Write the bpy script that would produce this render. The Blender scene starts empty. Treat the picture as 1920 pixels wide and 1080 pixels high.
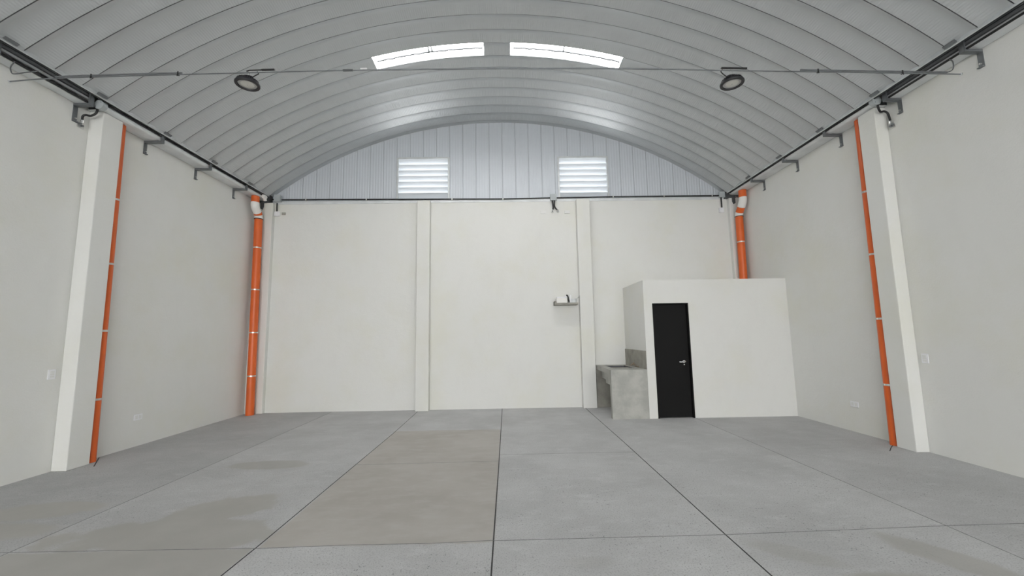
import bpy, math, random
from mathutils import Vector, Matrix

random.seed(7)
SC = bpy.context.scene
COL = SC.collection

# ------------------------------------------------------------------ camera
F_PX, PITCH, YAW, ROLL, CAM_H = 767.8, 0.1163, 0.01403, -0.01608, 1.5368
cam_data = bpy.data.cameras.new('camera')
cam_data.sensor_fit = 'HORIZONTAL'
cam_data.sensor_width = 36.0
cam_data.lens = 36.0 * F_PX / 1920.0
cam_data.clip_start = 0.05
cam_data.clip_end = 300
cam = bpy.data.objects.new('camera', cam_data)
COL.objects.link(cam)
cp, sp, cy_, sy_ = math.cos(PITCH), math.sin(PITCH), math.cos(YAW), math.sin(YAW)
fw = Vector((sy_ * cp, cy_ * cp, sp))
rt = Vector((cy_, -sy_, 0))
up = rt.cross(fw)
cr, sr = math.cos(ROLL), math.sin(ROLL)
rt, up = cr * rt + sr * up, -sr * rt + cr * up
cam.matrix_world = Matrix(((rt.x, up.x, -fw.x, 0), (rt.y, up.y, -fw.y, 0),
                           (rt.z, up.z, -fw.z, CAM_H), (0, 0, 0, 1)))
SC.camera = cam

# ------------------------------------------------------------------ sky and exposure
SC.view_settings.view_transform = 'Standard'
SC.view_settings.look = 'None'
SC.view_settings.gamma = 1.0
SC.view_settings.use_curve_mapping = False
SC.view_settings.exposure = 2.28
world = bpy.data.worlds.new('overcast_sky')
SC.world = world
world.use_nodes = True
wt = world.node_tree
bg = wt.nodes['Background']
# overcast sky: brightest overhead, darker towards the horizon
tc = wt.nodes.new('ShaderNodeTexCoord')
sx = wt.nodes.new('ShaderNodeSeparateXYZ')
wt.links.new(tc.outputs['Generated'], sx.inputs[0])
rmp = wt.nodes.new('ShaderNodeValToRGB')
rmp.color_ramp.elements[0].position = 0.0
rmp.color_ramp.elements[0].color = (.49, .49, .485, 1)
rmp.color_ramp.elements[1].position = 1.0
rmp.color_ramp.elements[1].color = (.97, .965, .96, 1)
wt.links.new(sx.outputs[2], rmp.inputs[0])
wt.links.new(rmp.outputs[0], bg.inputs['Color'])
SKY_STRENGTH = 3.0
ROOFLIGHT = 4.4                     # glow of the sky-lit roof-light sheets
bg.inputs['Strength'].default_value = SKY_STRENGTH

# ------------------------------------------------------------------ room dimensions
XL, XR, YB, YF = -5.526, 5.292, 8.97, -9.0
ZW = 4.549                      # top of the masonry back wall
ZG = 4.60                       # underside of the gutters
AX, AZ, AR = -0.143, -1.894, 8.324   # roof arc centre and radius
PIT = 0.309                     # roof sheet pitch
SEAM0 = 6.36                    # a roof seam (near edge of the skylight sheet)


def arc_z(x):
    return AZ + math.sqrt(max(AR * AR - (x - AX) ** 2, 0))


# ------------------------------------------------------------------ mesh helpers
class MB:
    def __init__(self, off=(0, 0, 0)):
        self.v, self.f, self.off = [], [], Vector(off)
        self.uv = None

    def add(self, vs, fs):
        n = len(self.v)
        self.v += [Vector(p) - self.off for p in vs]
        self.f += [tuple(i + n for i in f) for f in fs]
        return self

    def box(self, x0, x1, y0, y1, z0, z1):
        x0, x1 = min(x0, x1), max(x0, x1)
        y0, y1 = min(y0, y1), max(y0, y1)
        z0, z1 = min(z0, z1), max(z0, z1)
        vs = [(x0, y0, z0), (x1, y0, z0), (x1, y1, z0), (x0, y1, z0),
              (x0, y0, z1), (x1, y0, z1), (x1, y1, z1), (x0, y1, z1)]
        return self.add(vs, [(3, 2, 1, 0), (4, 5, 6, 7), (0, 1, 5, 4), (1, 2, 6, 5), (2, 3, 7, 6), (3, 0, 4, 7)])

    def prism(self, prof, a0, a1, axis='y', closed=True):
        """extrude a 2-D profile; axis y: profile is (x,z); axis x: (y,z); axis z: (x,y)"""
        def P(q, a):
            return {'y': (q[0], a, q[1]), 'x': (a, q[0], q[1]), 'z': (q[0], q[1], a)}[axis]
        n = len(prof)
        vs = [P(q, a0) for q in prof] + [P(q, a1) for q in prof]
        fs = [(i, (i + 1) % n, n + (i + 1) % n, n + i) for i in range(n if closed else n - 1)]
        if closed:
            fs += [tuple(range(n - 1, -1, -1)), tuple(range(n, 2 * n))]
        return self.add(vs, fs)

    def tube(self, pts, r, n=12, cap=True):
        pts = [Vector(p) for p in pts]
        rs = r if isinstance(r, (list, tuple)) else [r] * len(pts)
        rings = []
        prev = None
        for i, p in enumerate(pts):
            t = (pts[min(i + 1, len(pts) - 1)] - pts[max(i - 1, 0)]).normalized()
            if prev is None:
                a = Vector((0, 0, 1)) if abs(t.z) < .9 else Vector((1, 0, 0))
                u = t.cross(a).normalized()
            else:
                u = (prev - t * prev.dot(t)).normalized()
            prev = u
            w = t.cross(u)
            rings.append([p + rs[i] * (math.cos(2 * math.pi * k / n) * u + math.sin(2 * math.pi * k / n) * w) for k in range(n)])
        vs = [q for ring in rings for q in ring]
        fs = []
        for i in range(len(pts) - 1):
            for k in range(n):
                fs.append((i * n + k, i * n + (k + 1) % n, (i + 1) * n + (k + 1) % n, (i + 1) * n + k))
        if cap:
            fs += [tuple(range(n - 1, -1, -1)), tuple(range((len(pts) - 1) * n, len(pts) * n))]
        return self.add(vs, fs)

    def lathe(self, prof, c, n=40, axis='z'):
        """prof = [(radius, height)]"""
        vs, fs = [], []
        for r, h in prof:
            for k in range(n):
                a = 2 * math.pi * k / n
                q = (r * math.cos(a), r * math.sin(a), h)
                if axis == 'y':
                    q = (q[0], q[2], q[1])
                elif axis == 'x':
                    q = (q[2], q[0], q[1])
                vs.append(Vector(q) + Vector(c))
        m = len(prof)
        for i in range(m - 1):
            for k in range(n):
                fs.append((i * n + k, i * n + (k + 1) % n, (i + 1) * n + (k + 1) % n, (i + 1) * n + k))
        if prof[0][0] > 1e-6:
            fs.append(tuple(range(n - 1, -1, -1)))
        if prof[-1][0] > 1e-6:
            fs.append(tuple(range((m - 1) * n, m * n)))
        return self.add(vs, fs)

    def build(self, name, mat, parent=None, smooth=35, bevel=0, loc=None):
        me = bpy.data.meshes.new(name)
        me.from_pydata([tuple(v) for v in self.v], [], self.f)
        me.update()
        import bmesh
        bm = bmesh.new()
        bm.from_mesh(me)
        bmesh.ops.recalc_face_normals(bm, faces=bm.faces)
        bm.to_mesh(me)
        bm.free()
        if smooth:
            me.shade_smooth()
            me.set_sharp_from_angle(angle=math.radians(smooth))
        if mat:
            me.materials.append(mat)
        o = bpy.data.objects.new(name, me)
        COL.objects.link(o)
        if parent:
            o.parent = parent
        elif loc is not None:
            o.location = loc
        if bevel:
            m = o.modifiers.new('bevel', 'BEVEL')
            m.width = bevel
            m.segments = 2
            m.limit_method = 'ANGLE'
        return o


def tag(o, label=None, cat=None, group=None, kind=None):
    if label:
        o['label'] = label
    if cat:
        o['category'] = cat
    if group:
        o['group'] = group
    if kind:
        o['kind'] = kind
    return o


def thing(name, loc, label, cat, group=None, kind=None):
    o = bpy.data.objects.new(name, None)
    o.empty_display_size = .1
    COL.objects.link(o)
    o.location = loc
    return tag(o, label, cat, group, kind)


def struct(name, mb, mat, label, cat, **k):
    return tag(mb.build(name, mat, **k), label, cat, kind='structure')


def bez(pts, n=8):
    """smooth curve through points (Catmull-Rom)"""
    P = [Vector(p) for p in pts]
    P = [2 * P[0] - P[1]] + P + [2 * P[-1] - P[-2]]
    out = []
    for i in range(1, len(P) - 2):
        for k in range(n):
            t = k / n
            a, b, c, d = P[i - 1:i + 3]
            out.append(.5 * ((2 * b) + (c - a) * t + (2 * a - 5 * b + 4 * c - d) * t * t + (-a + 3 * b - 3 * c + d) * t ** 3))
    out.append(P[-2])
    return out


# ------------------------------------------------------------------ material helpers
class NT:
    def __init__(self, name):
        self.m = bpy.data.materials.new(name)
        self.m.use_nodes = True
        self.t = self.m.node_tree
        self.n = self.t.nodes
        self.b = self.n['Principled BSDF']
        self.out = self.n['Material Output']

    def node(self, typ, ins=None, **props):
        n = self.n.new(typ)
        for k, v in props.items():
            setattr(n, k, v)
        for k, v in (ins or {}).items():
            self.put(n.inputs[k], v)
        return n

    def put(self, sock, v):
        if isinstance(v, bpy.types.NodeSocket):
            self.t.links.new(v, sock)
        else:
            sock.default_value = v

    def math(self, op, a, b=0.0, clamp=False):
        n = self.n.new('ShaderNodeMath')
        n.operation = op
        n.use_clamp = clamp
        self.put(n.inputs[0], a)
        self.put(n.inputs[1], b)
        return n.outputs[0]

    def step(self, x, a, b):
        n = self.n.new('ShaderNodeMapRange')
        n.interpolation_type = 'SMOOTHSTEP'
        self.put(n.inputs['Value'], x)
        n.inputs['From Min'].default_value = a
        n.inputs['From Max'].default_value = b
        return n.outputs['Result']

    def mix(self, fac, a, b):
        n = self.n.new('ShaderNodeMix')
        n.data_type = 'RGBA'
        self.put(n.inputs[0], fac)
        self.put(n.inputs[6], a)
        self.put(n.inputs[7], b)
        return n.outputs[2]

    def coord(self, which='Object', scale=(1, 1, 1)):
        c = self.n.new('ShaderNodeTexCoord').outputs[which]
        if scale != (1, 1, 1):
            m = self.node('ShaderNodeMapping', {'Vector': c})
            m.inputs['Scale'].default_value = scale
            return m.outputs[0]
        return c

    def noise(self, vec, scale, detail=3, rough=.5, color=False):
        n = self.node('ShaderNodeTexNoise', {'Vector': vec, 'Scale': scale, 'Detail': detail, 'Roughness': rough})
        return n.outputs['Color' if color else 'Fac']

    def bump(self, h, dist, strength=1.0):
        n = self.node('ShaderNodeBump', {'Height': h, 'Distance': dist, 'Strength': strength})
        self.t.links.new(n.outputs[0], self.b.inputs['Normal'])
        return n

    def set(self, **k):
        names = {'base': 'Base Color', 'rough': 'Roughness', 'metal': 'Metallic', 'spec': 'Specular IOR Level'}
        for a, v in k.items():
            self.put(self.b.inputs[names[a]], v)
        return self


def c4(r, g, b):
    return (r, g, b, 1)


def simple(name, col, rough=.5, metal=0.0, var=.06, scale=6, bump=0.0, bscale=40, spec=.5):
    t = NT(name)
    v = t.coord()
    f = t.noise(v, scale, 4)
    d = tuple(max(0, x * (1 - var)) for x in col)
    l = tuple(min(1, x * (1 + var)) for x in col)
    t.set(base=t.mix(t.step(f, .3, .7), c4(*d), c4(*l)), rough=rough, metal=metal, spec=spec)
    if bump:
        t.bump(t.noise(v, bscale, 3), bump)
    return t.m


def mat_plaster(name, col, tint):
    t = NT(name)
    v = t.coord()
    big = t.noise(v, .9, 5, .6)
    mid = t.noise(t.coord('Object', (1, 1, .5)), 3.2, 5, .65)
    c = t.mix(t.step(big, .42, .75), c4(*col), c4(*tint))
    c = t.mix(t.math('MULTIPLY', t.step(mid, .45, .8), .35), c, c4(*(x * .93 for x in col)))
    sm = t.noise(v, 9, 4, .7)
    c = t.mix(t.math('MULTIPLY', t.step(sm, .66, .76), .25), c, c4(*(x * .86 for x in col)))
    t.set(base=c, rough=.75, spec=.25)
    h = t.math('ADD', t.noise(v, 60, 4), t.math('MULTIPLY', t.noise(v, 7, 3), 2.0))
    t.bump(h, .004, .35)
    return t.m


def mat_sheet(name, crimp):
    """galvanised roll-formed roof sheet; UV: u = run along sheet (m), v = across sheets (sheet units)"""
    t = NT(name)
    uv = t.node('ShaderNodeUVMap').outputs[0]
    s = t.node('ShaderNodeSeparateXYZ', {'Vector': uv})
    o = t.coord()
    base = t.mix(t.noise(o, 2.2, 4), c4(*((.49, .51, .52) if crimp else (.56, .59, .63))), c4(*((.55, .57, .58) if crimp else (.62, .655, .70))))
    fr = t.math('FRACT', s.outputs[1])
    seam = t.math('SUBTRACT', 1.0, t.math('MULTIPLY', t.step(fr, .0, .034 if crimp else .016), t.step(t.math('SUBTRACT', 1.0, fr), .0, .030 if crimp else .016)))
    base = t.mix(t.math('MULTIPLY', seam, 1.0 if crimp else .6), base, c4(.06, .06, .065))
    t.set(base=base, rough=t.math('ADD', .40 if crimp else .46, t.math('MULTIPLY', t.noise(o, 1.3, 3), .18)), metal=.35 if crimp else .2)
    return t.m


def mat_floor():
    t = NT('ground_concrete')
    v = t.coord()
    s = t.node('ShaderNodeSeparateXYZ', {'Vector': v})
    X, Y = s.outputs[0], s.outputs[1]
    n1 = t.noise(v, 1.1, 5, .62)
    n2 = t.noise(t.coord('Object', (1.0, 2.2, 1)), 3.5, 5, .65)
    wob = t.math('MULTIPLY', t.math('SUBTRACT', t.noise(v, 1.7, 4, .55), .5), 1.0)
    wob2 = t.math('MULTIPLY', t.math('SUBTRACT', t.noise(v, 6, 3, .5), .5), .06)

    def rect(x0, x1, y0, y1, e=.012):
        a = t.math('MULTIPLY', t.step(X, x0 - e, x0 + e), t.math('SUBTRACT', 1.0, t.step(X, x1 - e, x1 + e)))
        yy = t.math('ADD', Y, wob2)
        b = t.math('MULTIPLY', t.step(yy, y0 - e, y0 + e), t.math('SUBTRACT', 1.0, t.step(yy, y1 - e, y1 + e)))
        return t.math('MULTIPLY', a, b)

    def blob(cx, cy, a, b, ang=0.0, soft=.12, amt=1.0, wamp=1.0):
        ca, sa = math.cos(ang), math.sin(ang)
        dx, dy = t.math('SUBTRACT', X, cx), t.math('SUBTRACT', Y, cy)
        u = t.math('DIVIDE', t.math('ADD', t.math('MULTIPLY', dx, ca), t.math('MULTIPLY', dy, sa)), a)
        w = t.math('DIVIDE', t.math('SUBTRACT', t.math('MULTIPLY', dy, ca), t.math('MULTIPLY', dx, sa)), b)
        r = t.math('SQRT', t.math('ADD', t.math('MULTIPLY', u, u), t.math('MULTIPLY', w, w)))
        r = t.math('ADD', r, t.math('MULTIPLY', wob, 1.6 * wamp))
        return t.math('MULTIPLY', t.math('SUBTRACT', 1.0, t.step(r, 1 - soft, 1 + soft)), amt)

    def union(items):
        r = items[0]
        for i in items[1:]:
            r = t.math('MAXIMUM', r, i)
        return r

    tan = rect(-1.868, -.118, 3.275, 7.02)                                   # smooth tan screed slab
    left_slab = rect(-3.70, -1.91, -2.0, 3.27)
    stains = union([left_slab,
                    blob(-2.75, 3.55, .85, .33, .0, .1), blob(-2.65, 3.95, .5, .3, .4, .1),
                    blob(-4.25, 4.05, .55, .2, .1, .15), blob(-4.35, 3.62, .5, .18, .1, .2),
                    blob(-2.95, 5.32, .50, .17, -.05, .1, .8, .5),
                    blob(2.95, 2.98, .42, .14, -1.0, .2, .8), blob(2.2, 2.62, .45, .16, 0, .2, .9),
                    blob(2.0, 3.0, .28, .1, -.6, .3, .5), blob(.55, 2.98, .18, .07, 0, .4, .25)])
    grey = t.mix(t.step(n1, .3, .72), c4(.47, .471, .472), c4(.565, .566, .568))
    grey = t.mix(t.math('MULTIPLY', t.step(n2, .5, .72), .5), grey, c4(.63, .632, .635))
    # exposed aggregate speckle, stronger on the middle and right slabs
    vo = t.node('ShaderNodeTexVoronoi', {'Vector': v, 'Scale': 55.0})
    spk = t.math('SUBTRACT', 1.0, t.step(vo.outputs['Distance'], .16, .34))
    pick = t.step(t.noise(v, 23, 2), .52, .62)
    zone = t.step(t.noise(v, 1.3, 3), .38, .6)
    far = t.math('SUBTRACT', 1.0, t.step(Y, 4.2, 6.5))
    spk = t.math('MULTIPLY', t.math('MULTIPLY', spk, pick), t.math('MULTIPLY', zone, far))
    fine = t.noise(v, 90, 2, .6)
    grey = t.mix(t.math('MULTIPLY', t.step(fine, .5, .68), .55), grey, c4(.28, .28, .285))
    grey = t.mix(t.math('MULTIPLY', spk, .85), grey, c4(.15, .15, .155))
    grey = t.mix(t.math('MULTIPLY', t.step(t.noise(v, 33, 3), .63, .74), .35), grey, c4(.62, .62, .63))
    tanc = t.mix(t.step(n1, .3, .7), c4(.41, .385, .352), c4(.475, .452, .422))
    tanc = t.mix(t.math('MULTIPLY', t.step(n2, .42, .75), .5), tanc, c4(.52, .505, .485))
    stc = t.mix(t.step(n1, .3, .7), c4(.385, .375, .352), c4(.437, .427, .405))
    # outer slabs toned darker towards the side walls
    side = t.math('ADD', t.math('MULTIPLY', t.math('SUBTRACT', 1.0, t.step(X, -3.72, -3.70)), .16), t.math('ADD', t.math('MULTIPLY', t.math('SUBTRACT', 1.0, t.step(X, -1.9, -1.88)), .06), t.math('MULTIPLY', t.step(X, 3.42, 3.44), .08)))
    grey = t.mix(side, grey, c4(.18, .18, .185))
    c = t.mix(stains, grey, stc)
    c = t.mix(tan, c, tanc)
    smooth = t.math('MAXIMUM', tan, stains)
    t.set(base=c, rough=t.math('SUBTRACT', .72, t.math('MULTIPLY', smooth, .12)), spec=.35)
    h = t.math('MULTIPLY', t.math('SUBTRACT', t.math('ADD', fine, n2), spk), t.math('SUBTRACT', 1.0, t.math('MULTIPLY', smooth, .8)))
    t.bump(h, .004, .35)
    return t.m


M = {}
M['wall'] = mat_plaster('white_plaster', (.735, .735, .712), (.715, .710, .650))
M['sheet'] = mat_sheet('galvanised_roof_sheet', True)
M['gable'] = mat_sheet('galvanised_gable_sheet', False)
M['floor'] = mat_floor()
M['outside'] = simple('outside_paving', (.5, .5, .49), .85, 0, .1, 2)
M['galv'] = simple('galvanised_steel', (.60, .62, .63), .45, .45, .08, 7)
M['gutter'] = simple('grey_gutter_steel', (.70, .72, .73), .5, .3, .07, 4)
M['steel'] = simple('dark_grey_steel', (.17, .18, .19), .5, .4, .1, 9)
M['rail'] = simple('eave_rail_steel', (.30, .31, .32), .5, .4, .1, 5)
M['railsh'] = simple('bare_steel_rail', (.085, .09, .095), .55, .3, .1, 5)
M['orange'] = simple('orange_pvc', (.70, .125, .020), .38, 0, .06, 3)
M['pvcwhite'] = simple('white_pvc', (.80, .79, .76), .4, 0, .03, 5)
M['seal'] = simple('dark_rubber_seal', (.06, .06, .055), .6, 0, .1, 9)
M['plate'] = simple('off_white_plate', (.74, .74, .725), .45, 0, .02, 9)
M['basin'] = simple('dark_basin', (.10, .10, .115), .5, 0, .15, 9)  # dark tone for the inside faces of the sink basin
M['zinc'] = simple('zinc_clamp', (.62, .62, .60), .32, .8, .06, 20)
M['black'] = simple('black_conduit', (.012, .012, .013), .45, 0, .1, 9)
M['doorblk'] = simple('black_door_paint', (.0045, .0045, .0045), .7, 0, .05, 3, 0, 40, .25)
M['boxgrey'] = simple('pale_grey_plastic', (.42, .45, .46), .45, 0, .03, 9)
M['boxwhite'] = simple('white_plastic', (.82, .82, .84), .4, 0, .02, 9)
M['chrome'] = simple('satin_chrome', (.80, .80, .80), .22, 1.0, .03, 9)
M['lampblk'] = simple('black_cast_housing', (.018, .018, .022), .45, .2, .1, 12)
M['lens'] = simple('milky_lens', (.62, .615, .57), .3, 0, .03, 30)
M['lensring'] = simple('clear_lens_ring', (.46, .46, .45), .3, 0, .03, 30)
M['joint'] = simple('joint_filler', (.045, .045, .045), .8, 0, .15, 14)
M['jointlight'] = simple('shallow_saw_cut', (.21, .21, .21), .8, 0, .2, 14)
M['concrete'] = simple('cast_concrete', (.42, .42, .39), .75, 0, .13, 4.5, .004, 30, .3)
M['cementdark'] = simple('cement_render', (.33, .32, .285), .8, 0, .15, 5, .003, 30, .3)
M['brass'] = simple('old_brass', (.32, .24, .17), .4, .8, .1, 20)
M['tagwhite'] = simple('white_tag', (.8, .8, .8), .5, 0, .02, 9)

# translucent sky-light sheet and louvre blades (they pass daylight)
def mat_trans(name, col, k):
    t = NT(name)
    tr = t.node('ShaderNodeBsdfTranslucent', {'Color': c4(*col)})
    df = t.node('ShaderNodeBsdfDiffuse', {'Color': t.mix(t.noise(t.coord(), 5, 2), c4(*(x * .97 for x in col)), c4(*col))})
    mx = t.node('ShaderNodeMixShader', {0: k, 1: df.outputs[0], 2: tr.outputs[0]})
    t.t.links.new(mx.outputs[0], t.out.inputs['Surface'])
    return t.m


M['skylight'] = mat_trans('translucent_roof_sheet', (.30, .30, .30), .6)
_t = M['skylight'].node_tree
_e = _t.nodes.new('ShaderNodeEmission')
_e.inputs['Color'].default_value = (1, .99, .97, 1)
_e.inputs['Strength'].default_value = ROOFLIGHT
_a = _t.nodes.new('ShaderNodeAddShader')
_o = _t.nodes['Material Output']
_t.links.new(_o.inputs['Surface'].links[0].from_socket, _a.inputs[0])
_t.links.new(_e.outputs[0], _a.inputs[1])
_t.links.new(_a.outputs[0], _o.inputs['Surface'])
M['louvre'] = mat_trans('translucent_louvre_blade', (.70, .73, .76), .16)

# ================================================================== SETTING
# ---- floor and joints
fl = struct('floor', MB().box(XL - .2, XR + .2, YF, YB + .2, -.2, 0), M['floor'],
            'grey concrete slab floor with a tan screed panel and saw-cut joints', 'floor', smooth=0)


def joint(pts, w, mat):
    m = MB()
    for (a, b) in zip(pts[:-1], pts[1:]):
        a, b = Vector((*a, 0)), Vector((*b, 0))
        d = (b - a).normalized()
        n = Vector((-d.y, d.x, 0)) * w / 2
        vs = []
        for z in (-.004, .0012):
            vs += [a - n + Vector((0, 0, z)), b - n + Vector((0, 0, z)), b + n + Vector((0, 0, z)), a + n + Vector((0, 0, z))]
        m.add(vs, [(3, 2, 1, 0), (4, 5, 6, 7), (0, 1, 5, 4), (1, 2, 6, 5), (2, 3, 7, 6), (3, 0, 4, 7)])
    return m.build('floor_joint', mat, fl, smooth=0)


joint([(-.124, 8.96), (-.120, 5.5), (-.124, 3.4), (-.130, -2)], .011, M['joint'])
joint([(-1.885, 8.80), (-1.862, 6.9), (-1.89, 3.3), (-1.93, 2.0), (-1.95, -2)], .009, M['joint'])
joint([(1.63, 8.80), (1.652, 6), (1.65, 3.3), (1.66, 2.2), (1.67, -2)], .010, M['joint'])
joint([(3.405, 7.6), (3.42, 5), (3.43, 3.4), (3.44, -2)], .0065, M['jointlight'])
joint([(-3.72, 8.9), (-3.71, 5), (-3.715, 3.3), (-3.72, -2)], .0065, M['jointlight'])
joint([(XL + .02, 3.20), (-3.72, 3.29), (-1.9, 3.268)], .006, M['jointlight'])
joint([(-1.9, 3.262), (-1.2, 3.285), (-.6, 3.28), (-.12, 3.305)], .0065, M['jointlight'])
joint([(-.12, 3.30), (1.65, 3.31), (3.43, 3.372), (XR - .02, 3.40)], .0065, M['jointlight'])
joint([(-.12, 5.55), (.6, 5.56), (1.65, 5.56)], .003, M['jointlight'])
joint([(-1.86, 5.25), (-.12, 5.28)], .003, M['jointlight'])
joint([(XL + .02, 5.80), (-5.18, 5.40)], .012, M['joint'])
joint([(XR - .03, 5.72), (5.05, 5.55), (4.86, 5.37)], .010, M['joint'])

# ---- walls
struct('wall_left', MB().box(XL - .2, XL, YF, YB + .2, 0, 5.0), M['wall'], 'white plastered left side wall', 'wall', smooth=0)
struct('wall_right', MB().box(XR, XR + .2, YF, YB + .2, 0, 5.0), M['wall'], 'white plastered right side wall', 'wall', smooth=0)
struct('wall_back', MB().box(XL, XR, YB, YB + .2, 0, ZW), M['wall'], 'white plastered back wall below the metal gable', 'wall', smooth=0)
# front wall (behind the photographer) above a wide loading opening
m = MB()
OPEN_X, OPEN_Z = (XL, XR), 4.45
xs = [XL + (XR - XL) * i / 40 for i in range(41)]
top = [(x, arc_z(min(max(x, XL + .3), XR - .3)) + .05) for x in xs]
m.prism([(XL, OPEN_Z), (XR, OPEN_Z)] + top[::-1], YF, YF + .15)
if OPEN_X[0] > XL + .01:
    m.box(XL, OPEN_X[0], YF, YF + .15, 0, OPEN_Z)
    m.box(OPEN_X[1], XR, YF, YF + .15, 0, OPEN_Z)
struct('wall_front', m, M['wall'], 'front wall over the wide open loading entrance', 'wall', smooth=0)

# pilasters (part of the masonry)
for i, (x0, x1, y0, y1, z1, lab) in enumerate([
        (XL, XL + .185, 5.226, 5.507, 4.60, 'white pilaster on the left wall beside the orange pipe'),
        (XR - .169, XR, 5.283, 5.547, 4.60, 'white pilaster on the right wall beside the orange pipe'),
        (-1.948, -1.667, YB - .15, YB, ZW + .005, 'white pilaster on the back wall, left of the two'),
        (1.590, 1.880, YB - .15, YB, ZW + .005, 'white pilaster on the back wall beside the concrete sink'),
        (XL, -5.150, YB - .10, YB, ZW + .005, 'white corner pier behind the left corner downpipe'),
        (5.045, XR, YB - .10, YB, ZW + .005, 'white corner pier behind the right corner downpipe')]):
    struct('trim_%d' % (i + 1), MB().box(x0, x1, y0, y1, 0, z1), M['wall'], lab, 'pilaster', smooth=0, bevel=.008)

# ---- gable wall of roll-formed sheets with two louvre openings
LOUV = [(-2.444, -1.264, 4.632, 5.613), (1.224, 2.367, 4.601, 5.601)]
GP = .302
gx0 = -3.373 - 8 * GP


def gable_off(x):
    f = ((x - gx0) / GP) % 1.0
    if f < .02 or f > .98:
        return .007
    return .0016 * math.cos(f * 2 * math.pi * 5)


def gtop(x):
    return 4.97 if (x < XL + .33 or x > XR - .33) else arc_z(x) + .075


xs = {XL, XR, XL + .329, XL + .331, XR - .329, XR - .331}
k = 0
while gx0 + k * GP < XR:
    for s in (-.012, 0, .012, *[j / 20 for j in range(1, 20)]):
        x = gx0 + (k + s) * GP
        if XL < x < XR:
            xs.add(round(x, 4))
    k += 1
for a, b, c, d in LOUV:
    xs |= {a, b}
xs = sorted(xs)
vs, fs, uvs = [], [], []
for xa, xb in zip(xs[:-1], xs[1:]):
    mid = (xa + xb) / 2
    hole = [l for l in LOUV if l[0] < mid < l[1]]
    segs = []
    if hole:
        segs = [(ZW - .01, hole[0][2], None), (hole[0][3], None, 'arc')]
    else:
        segs = [(ZW - .01, None, 'arc')]
    for z0, z1, kind in segs:
        za = z1 if kind is None else gtop(xa)
        zb = z1 if kind is None else gtop(xb)
        if za <= z0:
            continue
        n = len(vs)
        vs += [(xa, YB + .03 + gable_off(xa), z0), (xb, YB + .03 + gable_off(xb), z0),
               (xb, YB + .03 + gable_off(xb), zb), (xa, YB + .03 + gable_off(xa), za)]
        fs.append((n, n + 1, n + 2, n + 3))
        va, vb = (xa - gx0) / GP, (xb - gx0) / GP
        uvs += [(z0, va), (z0, vb), (zb, vb), (za, va)]
me = bpy.data.meshes.new('wall_gable')
me.from_pydata(vs, [], fs)
uvl = me.uv_layers.new(name='UVMap')
for i, l in enumerate(me.loops):
    uvl.data[i].uv = uvs[l.vertex_index]
me.materials.append(M['gable'])
o = bpy.data.objects.new('wall_gable', me)
COL.objects.link(o)
tag(o, 'gable wall of vertical galvanised sheets above the white back wall', 'wall', kind='structure')
# base flashing strip
struct('trim_7', MB().prism([(YB - .012, ZW - .005), (YB - .012, ZW + .055), (YB + .03, ZW + .075), (YB + .03, ZW - .005)], XL + .36, XR - .25, 'x'),
       M['gutter'], 'grey base flashing strip along the top of the back wall', 'flashing')

# ---- arched roof of crimped sheets
SKY = [(-2.187, -.329), (.127, 2.015)]
SKY_ROWS = (0,)              # sheet row that carries the two roof lights
XE0, XE1 = XL + .29, XR - .29


def ang(x):
    return math.asin((x - AX) / AR)


CRIMP = .0315                   # spacing of the pressed ribs across each sheet
KNEAR = math.floor((3.3 - SEAM0) / PIT)


def arc_samples(n):
    u0, u1 = ang(XE0), ang(XE1)
    out = [u0 + (u1 - u0) * i / n for i in range(n + 1)]
    return sorted(out + [ang(x) for ab in SKY for x in ab])


prof = [(0, .026), (.020, .007), (.07, .011), (.14, .021), (.24, .029), (.34, .031), (.40, .0305), (.46, .029), (.58, .024), (.70, .017), (.82, .009), (.92, .003), (.975, .001)]


def rib_env(s):
    return max(0, min(1, (s - .34) / .14)) * max(0, min(1, (.985 - s) / .03))


ka = math.floor((YF - SEAM0) / PIT) + 1
kb = math.ceil((YB + .1 - SEAM0) / PIT)
vs, fs, uvs = [], [], []
for k0, k1, us in ((ka, KNEAR, arc_samples(110)), (KNEAR, kb, arc_samples(int(AR * (ang(XE1) - ang(XE0)) / CRIMP * 4)))):
    fine = k0 == KNEAR
    rows = []
    for k in range(k0, k1):
        for q, d in prof:
            rows.append((SEAM0 + (k + q) * PIT, d, k + q, k, q))
    rows.append((SEAM0 + k1 * PIT, .026, k1 - .0001, k1, 1.0))
    nu = len(us)
    base = len(vs)
    sc = [(math.sin(a), math.cos(a), math.sin(2 * math.pi * a * AR / CRIMP)) for a in us]
    for y, d, vv, k, q in rows:
        amp = .0020 * rib_env(q) if fine else 0.0
        for (sa, ca, w), a in zip(sc, us):
            r = AR + d + amp * w
            vs.append((AX + r * sa, y, AZ + r * ca))
            uvs.append((a * AR, vv))
    for j in range(len(rows) - 1):
        for i in range(nu - 1):
            if rows[j][3] in SKY_ROWS:
                xm = AX + AR * math.sin((us[i] + us[i + 1]) / 2)
                if any(a < xm < b for a, b in SKY):
                    continue
            p0 = base + j * nu + i
            fs.append((p0, p0 + nu, p0 + nu + 1, p0 + 1))
me = bpy.data.meshes.new('ceiling')
me.from_pydata(vs, [], fs)
uvl = me.uv_layers.new(name='UVMap')
flat = [0.0] * (2 * len(me.loops))
for i, l in enumerate(me.loops):
    flat[2 * i], flat[2 * i + 1] = uvs[l.vertex_index]
uvl.data.foreach_set('uv', flat)
me.materials.append(M['sheet'])
me.shade_smooth()
me.set_sharp_from_angle(angle=math.radians(50))
ceil = bpy.data.objects.new('ceiling', me)
COL.objects.link(ceil)
tag(ceil, 'arched ceiling of crimped galvanised roof sheets', 'ceiling', kind='structure')
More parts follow.
